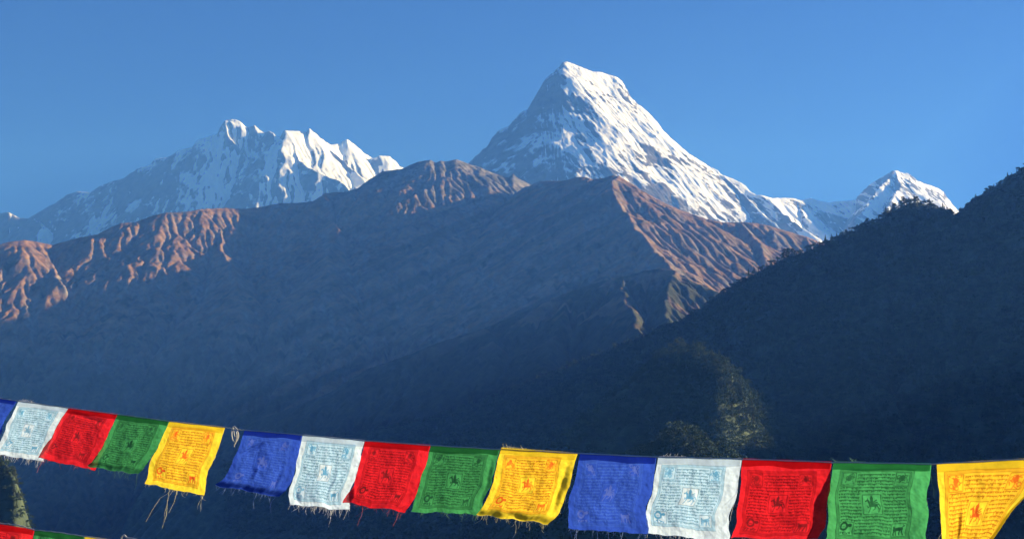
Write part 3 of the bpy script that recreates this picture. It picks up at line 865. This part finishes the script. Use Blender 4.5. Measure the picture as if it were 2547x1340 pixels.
FN = np.array((-0.507, -0.862, 0.0))          # the side of the flags that faces the camera
def prayer_flag(color, TL, TR, BR, BL, label, seed, depth=rope_depth, amp=0.010, crease=(), curl=0.0, fold=None, fringe=26,
                longer=(), bl_out=0.0, br_out=0.0, m=(0.085, 0.075, 0.15, 0.085), side=0.006, top_fray=False, pale=1.0, group="prayer flags on the upper rope"):
    rng = np.random.RandomState(seed)
    NU, NV = 150, 160
    c = [at(TL[0], TL[1], depth(TL[0])), at(TR[0], TR[1], depth(TR[0])),
         at(BR[0], BR[1], depth(TR[0]) + br_out), at(BL[0], BL[1], depth(TL[0]) + bl_out)]
    s, t = np.meshgrid(np.linspace(0, 1, NU), np.linspace(0, 1, NV))
    def surf(s, t, off=0.0, w=1.0):
        s2 = s.copy()
        extra = np.zeros_like(s)
        if fold is not None:
            s0 = 1 - fold * t ** 1.3
            ov = np.maximum(s - s0, 0)
            s2 = np.where(s > s0, s0 - ov * 0.75, s)
            extra = sstep(0, 0.02, ov) * 0.004 + ov * 0.05
        S = s2[..., None]; T = t[..., None]
        P = (c[0] * (1 - S) + c[1] * S) * (1 - T) + (c[3] * (1 - S) + c[2] * S) * T
        ph = rng0 * 6.28
        ex = (c[1] - c[0]) / np.linalg.norm(c[1] - c[0])
        # ragged, gently bowed sides and lower edge
        sway = side * (np.sin(t * 5.5 + ph) + 0.6 * np.sin(t * 13 + ph * 2)) * t
        edge = (1 - s) * fbm(t * 3 + seed, t * 0 + 2.1, 3, seed) * 0.010 + s * fbm(t * 3 + seed, t * 0 + 7.7, 3, seed + 1) * 0.010
        P = P + ex * (sway + edge * t)[..., None]
        P[..., 2] += fbm(s * 3.5 + seed, s * 0 + 5.0, 3, seed + 2) * 0.007 * t
        d = amp * (0.55 * np.sin(2 * np.pi * (0.9 * s + 0.35 * t + rng0)) + 0.32 * np.sin(2 * np.pi * (2.1 * s - 0.5 * t + 2 * rng0))) * t ** 0.7
        d = d + amp * 0.55 * fbm(s * 3.2 + seed * 3, t * 2.2 + seed, 4, seed + 3) * np.minimum(1, t * 4)
        d = d + 0.0026 * fbm(s * 11 + seed * 3, t * 8 + seed, 3, seed + 5) * np.minimum(1, t * 6)
        d = d + curl * sstep(0.86, 1.0, t) ** 2 * 0.02
        for (x0, y0, x1, y1, a_) in crease:
            ee = ((x1 - x0) ** 2 + (y1 - y0) ** 2)
            k = np.clip(((s - x0) * (x1 - x0) + (t - y0) * (y1 - y0)) / ee, 0, 1)
            dd = np.hypot(s - x0 - k * (x1 - x0), t - y0 - k * (y1 - y0))
            d = d + a_ * np.exp(-(dd / 0.035) ** 2) * np.sin(np.pi * np.clip(k, 0.05, 0.95))
        return P + FN * (d + extra + off)[..., None]
    rng0 = rng.rand()
    P = surf(s, t)
    base, ground_c, ink_c, fig_c = [np.array(x) for x in DYE[color]]
    base, ground_c = base * pale, ground_c * pale
    ink, fig, ground = print_raster(NU, NV, seed + 10, m)
    soft = blur(np.maximum(ink, fig), 2)
    col = base + (ground_c - base) * (ground * (0.55 + 0.45 * np.clip(soft * 2.2, 0, 1)))[..., None]
    wear = fbm(s * 3 + seed, t * 3, 4, seed + 40)
    fade = np.clip(0.92 + 0.35 * wear, 0.45, 1.0) if color != 'blue' else np.clip(0.85 + 0.3 * wear, 0.4, 1)
    col = col * (1 + 0.10 * np.clip(wear, -1, 1))[..., None]
    col = col + (ink_c - col) * (ink * 0.92 * fade)[..., None]
    col = col + (fig_c - col) * (np.clip(fig, 0, 1) * 0.92 * fade)[..., None]
    rgba = np.concatenate((np.clip(col, 0.002, 0.95), np.ones(col.shape[:2] + (1,))), -1).reshape(-1, 4)
    o = mesh_obj("prayer_flag", P.reshape(-1, 3) - c[0], grid_faces(NV, NU), M_CLOTH, None, True, {"dye": ('FLOAT_COLOR', rgba)})
    o.location = c[0]
    tag(o, label, "prayer flag", group)
    # hem folded over the rope
    nu, nt_ = 60, 9
    hs, ht = np.meshgrid(np.linspace(0.004, 0.996, nu), np.linspace(0, 1, nt_))
    wd = 0.085 + 0.035 * (fbm(hs * 2 + seed, hs * 0, 2, seed + 9))
    Ph = surf(hs, np.clip(ht * wd, 0, 1), 0.0022)
    wrap = np.maximum(0, 1 - ht * 5)
    Ph[..., 2] += 0.0030 * wrap - 0.001
    Ph += FN * (-0.004 * wrap * wrap)[..., None]
    hemc = np.broadcast_to(np.append(base * 0.9, 1.0), (nu * nt_, 4))
    mesh_obj("hem", Ph.reshape(-1, 3) - c[0], grid_faces(nt_, nu), M_HEM_THIN if color in ('yellow', 'white') else M_HEM, o, True, {"dye": ('FLOAT_COLOR', hemc)})
    # frayed threads along the lower edge and loose ones at the sides
    V = []; Fc = []
    wind = (c[3] - c[0]) / np.linalg.norm(c[3] - c[0])
    def thread(s_, t_, length, wob, rad=0.00045):
        p = surf(np.array([[s_]]), np.array([[t_]]))[0, 0]
        pts = [p]
        d = wind + np.array((rng.randn() * 0.35, rng.randn() * 0.2, -0.15))
        n = 6
        for k in range(n):
            d = d / np.linalg.norm(d)
            p = p + d * length / n; pts.append(p)
            d = d + np.array((rng.randn(), rng.randn() * 0.5, rng.randn() - 0.15)) * wob
        tube_mesh(V, Fc, pts, rad, 3, 0.6)
    for k in range(fringe):
        thread(rng.rand(), 0.995, 0.004 + 0.022 * rng.rand() ** 2.2, 0.25)
    e_ = np.linspace(0.0, 1.0, 60)                # the frayed selvedge the threads hang from
    tube_mesh(V, Fc, list(surf(e_[None, :], np.full((1, 60), 0.997))[0]), 0.0006, 4)
    tm = THREADS[color]
    mesh_obj("fringe", np.array(V) - c[0], np.array(Fc), tm, o, True)
    if top_fray:
        V = []; Fc = []
        e_ = np.linspace(0.01, 0.34, 30)
        tube_mesh(V, Fc, list(surf(e_[None, :], np.zeros((1, 30)))[0] + np.array((0, 0, 0.003))), 0.0006, 4)
        for k in range(9):
            p = surf(np.array([[0.02 + 0.3 * rng.rand()]]), np.array([[0.0]]))[0, 0]
            q = p + np.array((rng.randn() * 0.009, 0, 0.004 + 0.008 * rng.rand()))
            tube_mesh(V, Fc, [p, (p + q) / 2 + rng.randn(3) * 0.001, q], 0.00045, 3, 0.6)
        mesh_obj("frayed_top", np.array(V) - c[0], np.array(Fc), tm, o, True)
    for k in range(3):
        V = []; Fc = []
        thread(float(rng.rand() > 0.5), 0.1 + 0.8 * rng.rand(), 0.01 + 0.05 * rng.rand() ** 2, 0.35)
        mesh_obj("loose_thread", np.array(V) - c[0], np.array(Fc), tm, o, True)
    for s_, ln in longer:
        V = []; Fc = []
        thread(s_, 0.99, ln, 0.22, 0.00062)
        mesh_obj("loose_thread", np.array(V) - c[0], np.array(Fc), tm, o, True)
    return o
THREADS = {'white': thread_material("white_thread", (0.80, 0.80, 0.78)), 'red': thread_material("pink_thread", (0.62, 0.16, 0.17)),
           'green': thread_material("green_thread", (0.20, 0.42, 0.24)), 'yellow': thread_material("straw_thread", (0.88, 0.80, 0.45)),
           'blue': thread_material("blue_thread", (0.25, 0.36, 0.68))}

F = prayer_flag
F('blue', (-95, 975), (42, 997), (-22, 1108), (-150, 1090), "blue prayer flag cut off by the left edge, only its right corner showing", 1)
F('white', (46, 997), (171, 1015), (103, 1146), (-18, 1128), "smallest white prayer flag with blue print, overlapping the red flag near the left edge", 2, fringe=60, top_fray=True, bl_out=0.02)
F('red', (171, 1014), (293, 1030), (228, 1168), (88, 1137), "red prayer flag between the leftmost white flag and a green one", 3, longer=((0.1, 0.05),), crease=((0.1, 0.08, 0.9, 0.2, 0.006),))
F('green', (293, 1030), (422, 1047), (357, 1181), (232, 1160), "green prayer flag between the left red flag and the yellow flag with long threads", 4, curl=0.6, longer=((0.97, 0.05),))
F('yellow', (422, 1047), (560, 1062), (507, 1232), (356, 1203), "yellow prayer flag with long straw threads hanging, left of the tied rope loop", 5, amp=0.007, longer=((0.42, 0.10), (0.47, 0.13), (0.5, 0.12), (0.55, 0.07), (0.98, 0.05), (0.99, 0.045)))
F('blue', (609, 1069), (752, 1081), (717, 1239), (556, 1207), "blue prayer flag with a diagonal crease, right of the tied rope loop", 6, curl=0.9, longer=((0.6, 0.05), (0.8, 0.05), (0.95, 0.04)),
  crease=((0.45, 0.18, 0.05, 0.45, 0.010), (0.42, 0.55, 0.40, 0.85, -0.008), (0.78, 0.55, 0.75, 0.95, 0.007)))
F('white', (753, 1081), (907, 1095), (868, 1268), (719, 1255), "white prayer flag with blue print and frayed lower edge between blue and red flags", 7, fringe=90, longer=((0.15, 0.03), (0.7, 0.05), (0.75, 0.04), (0.95, 0.03)),
  crease=((0.16, 0.8, 0.15, 1.0, 0.008), (0.66, 0.35, 0.68, 0.98, -0.006)))
F('red', (908, 1096), (1071, 1107), (1021, 1275), (866, 1250), "red prayer flag with its lower left corner dark and turned under, fourth from the loop", 8, curl=0.3, longer=((0.3, 0.06), (0.36, 0.04), (0.9, 0.05)), crease=((0.0, 0.72, 0.12, 0.98, -0.014),))
F('green', (1072, 1108), (1243, 1118), (1197, 1280), (1025, 1272), "green prayer flag in the middle of the rope, right beside a yellow one", 9, side=0.004, amp=0.008, crease=((0.93, 0.1, 0.97, 0.9, 0.008),))
F('yellow', (1247, 1113), (1437, 1127), (1378, 1303), (1200, 1281), "yellow prayer flag in the middle of the rope with folded lower edge", 10, curl=0.8, fringe=40, longer=((0.55, 0.05), (0.1, 0.03)),
  crease=((0.3, 0.9, 0.7, 1.0, 0.006), (0.93, 0.15, 0.9, 0.9, 0.012)), top_fray=True)
F('blue', (1443, 1127), (1633, 1136), (1610, 1328), (1409, 1313), "largest blue prayer flag, between the middle yellow flag and the largest white one", 11, amp=0.007, longer=((0.1, 0.05), (0.13, 0.06), (0.35, 0.05), (0.5, 0.05), (0.7, 0.06), (0.95, 0.05)))
F('white', (1637, 1137), (1845, 1141), (1811, 1348), (1604, 1326), "largest white prayer flag with blue horse print, left of the largest red flag", 12, amp=0.006, fringe=50, m=(0.07, 0.09, 0.17, 0.10), top_fray=True)
F('red', (1847, 1141), (2069, 1149), (2046, 1343), (1826, 1338), "largest red prayer flag with a dark shadow down its right side", 13, amp=0.008, m=(0.07, 0.12, 0.14, 0.06), br_out=-0.05)
F('green', (2073, 1150), (2317, 1153), (2294, 1356), (2046, 1346), "largest green prayer flag, between the largest red flag and the last yellow one", 14, amp=0.008, m=(0.07, 0.07, 0.14, 0.06), top_fray=True, pale=1.35)
F('yellow', (2330, 1153), (2625, 1137), (2432, 1400), (2345, 1400), "yellow prayer flag at the right edge with its right side swept in diagonally", 15, amp=0.010, fold=0.10, m=(0.06, 0.08, 0.12, 0.06), crease=((0.3, 0.45, 0.33, 0.8, -0.012),))

def low_depth(px): return 4.35 - px * 0.0006
G2 = "prayer flags on the lower rope"
F('red', (-110, 1288), (86, 1317), (60, 1460), (-130, 1440), "dark red flag at the bottom left corner, on the lower rope", 21, depth=low_depth, amp=0.02, group=G2)
F('green', (88, 1317), (210, 1333), (180, 1475), (70, 1460), "crumpled green flag at the bottom edge, on the lower rope", 22, depth=low_depth, amp=0.022, group=G2)
F('yellow', (211, 1333), (335, 1350), (300, 1490), (195, 1475), "yellow and orange flag barely showing at the bottom edge, on the lower rope", 23, depth=low_depth, amp=0.015, group=G2)

M_ROPE = thread_material("cotton_rope", (0.62, 0.60, 0.52))
def rope(pix, depth, label, loops):
    pts = []
    P = [at(x, y, depth(x)) for x, y in pix]
    for a, b in zip(P[:-1], P[1:]):
        for k in range(8): pts.append(a + (b - a) * k / 8 + np.array((0, 0, 0.0006 * math.sin(len(pts) * 1.7))))
    pts.append(P[-1])
    V = []; Fc = []
    tube_mesh(V, Fc, pts, 0.0017, 8)
    o = mesh_obj("rope", np.array(V) - P[0], np.array(Fc), M_ROPE, None, True)
    o.location = P[0]
    tag(o, label, "rope")
    V = []; Fc = []
    for lp, r in loops:
        q = [at(x, y, depth(x) - 0.006 + dz) for x, y, dz in lp]
        q2 = []
        for i in range(len(q) - 1):
            for k in range(6):
                t = k / 6; q0 = q[max(i - 1, 0)]; q3 = q[min(i + 2, len(q) - 1)]
                q2.append(0.5 * (2 * q[i] + (q[i + 1] - q0) * t + (2 * q0 - 5 * q[i] + 4 * q[i + 1] - q3) * t * t + (-q0 + 3 * q[i] - 3 * q[i + 1] + q3) * t ** 3))
        q2.append(q[-1])
        tube_mesh(V, Fc, q2, r, 7)
    mesh_obj("tied_loop", np.array(V) - P[0], np.array(Fc), M_ROPE, o, True)
rope([(-420, 930), (-95, 975), (0, 990), (46, 997), (171, 1014), (293, 1030), (422, 1047), (560, 1062), (583, 1066), (609, 1069), (752, 1081), (907, 1095), (1071, 1107),
      (1245, 1117), (1440, 1127), (1635, 1136), (1846, 1141), (2070, 1149), (2320, 1153), (2640, 1137), (2900, 1115)], rope_depth,
     "long white cotton rope carrying the row of prayer flags",
     [([(590, 1068, 0), (582, 1060, 0), (577, 1066, -.004), (576, 1080, -.006), (579, 1094, -.004), (586, 1098, 0), (592, 1088, .002), (592, 1076, 0), (586, 1067, 0)], 0.0019),
      ([(584, 1066, 0), (588, 1078, -.008), (588, 1092, -.008), (583, 1104, -.004), (582, 1110, 0)], 0.0019),
      ([(580, 1064, 0), (582, 1078, -.005), (585, 1090, -.006), (586, 1100, -.002), (581, 1108, 0)], 0.0016)])
rope([(-420, 1235), (-110, 1288), (0, 1300), (45, 1305), (86, 1317), (140, 1322), (211, 1333), (335, 1350), (500, 1372), (900, 1410)], low_depth,
     "short visible stretch of white rope crossing the bottom left corner",
     [([(300, 1346, 0), (303, 1334, -.004), (309, 1330, -.006), (316, 1336, -.005), (330, 1338, -.003), (345, 1343, 0), (350, 1352, 0)], 0.0024)])
# ------------------------------------------------------------------ haze
def haze():
    x0, x1, y0, y1, z0, z1 = -9000, 5700, -800, 19200, -700, 4960
    v = [(x, y, z) for x in (x0, x1) for y in (y0, y1) for z in (z0, z1)]
    f = [(0, 1, 3, 2), (4, 6, 7, 5), (0, 4, 5, 1), (2, 3, 7, 6), (0, 2, 6, 4), (1, 5, 7, 3)]
    m = bpy.data.materials.new("haze"); m.use_nodes = True
    nt = m.node_tree; nt.nodes.clear()
    out = nt.nodes.new("ShaderNodeOutputMaterial"); vol = nt.nodes.new("ShaderNodeVolumePrincipled")
    vol.inputs["Color"].default_value = (0.10, 0.32, 1.0, 1)
    vol.inputs["Absorption Color"].default_value = (1, 1, 1, 1)
    vol.inputs["Density"].default_value = 4.9e-5
    vol.inputs["Anisotropy"].default_value = 0.10
    nt.links.new(vol.outputs[0], out.inputs["Volume"])
    o = mesh_obj("haze", v, f, m, None, False)
    tag(o, kind="stuff")
haze()
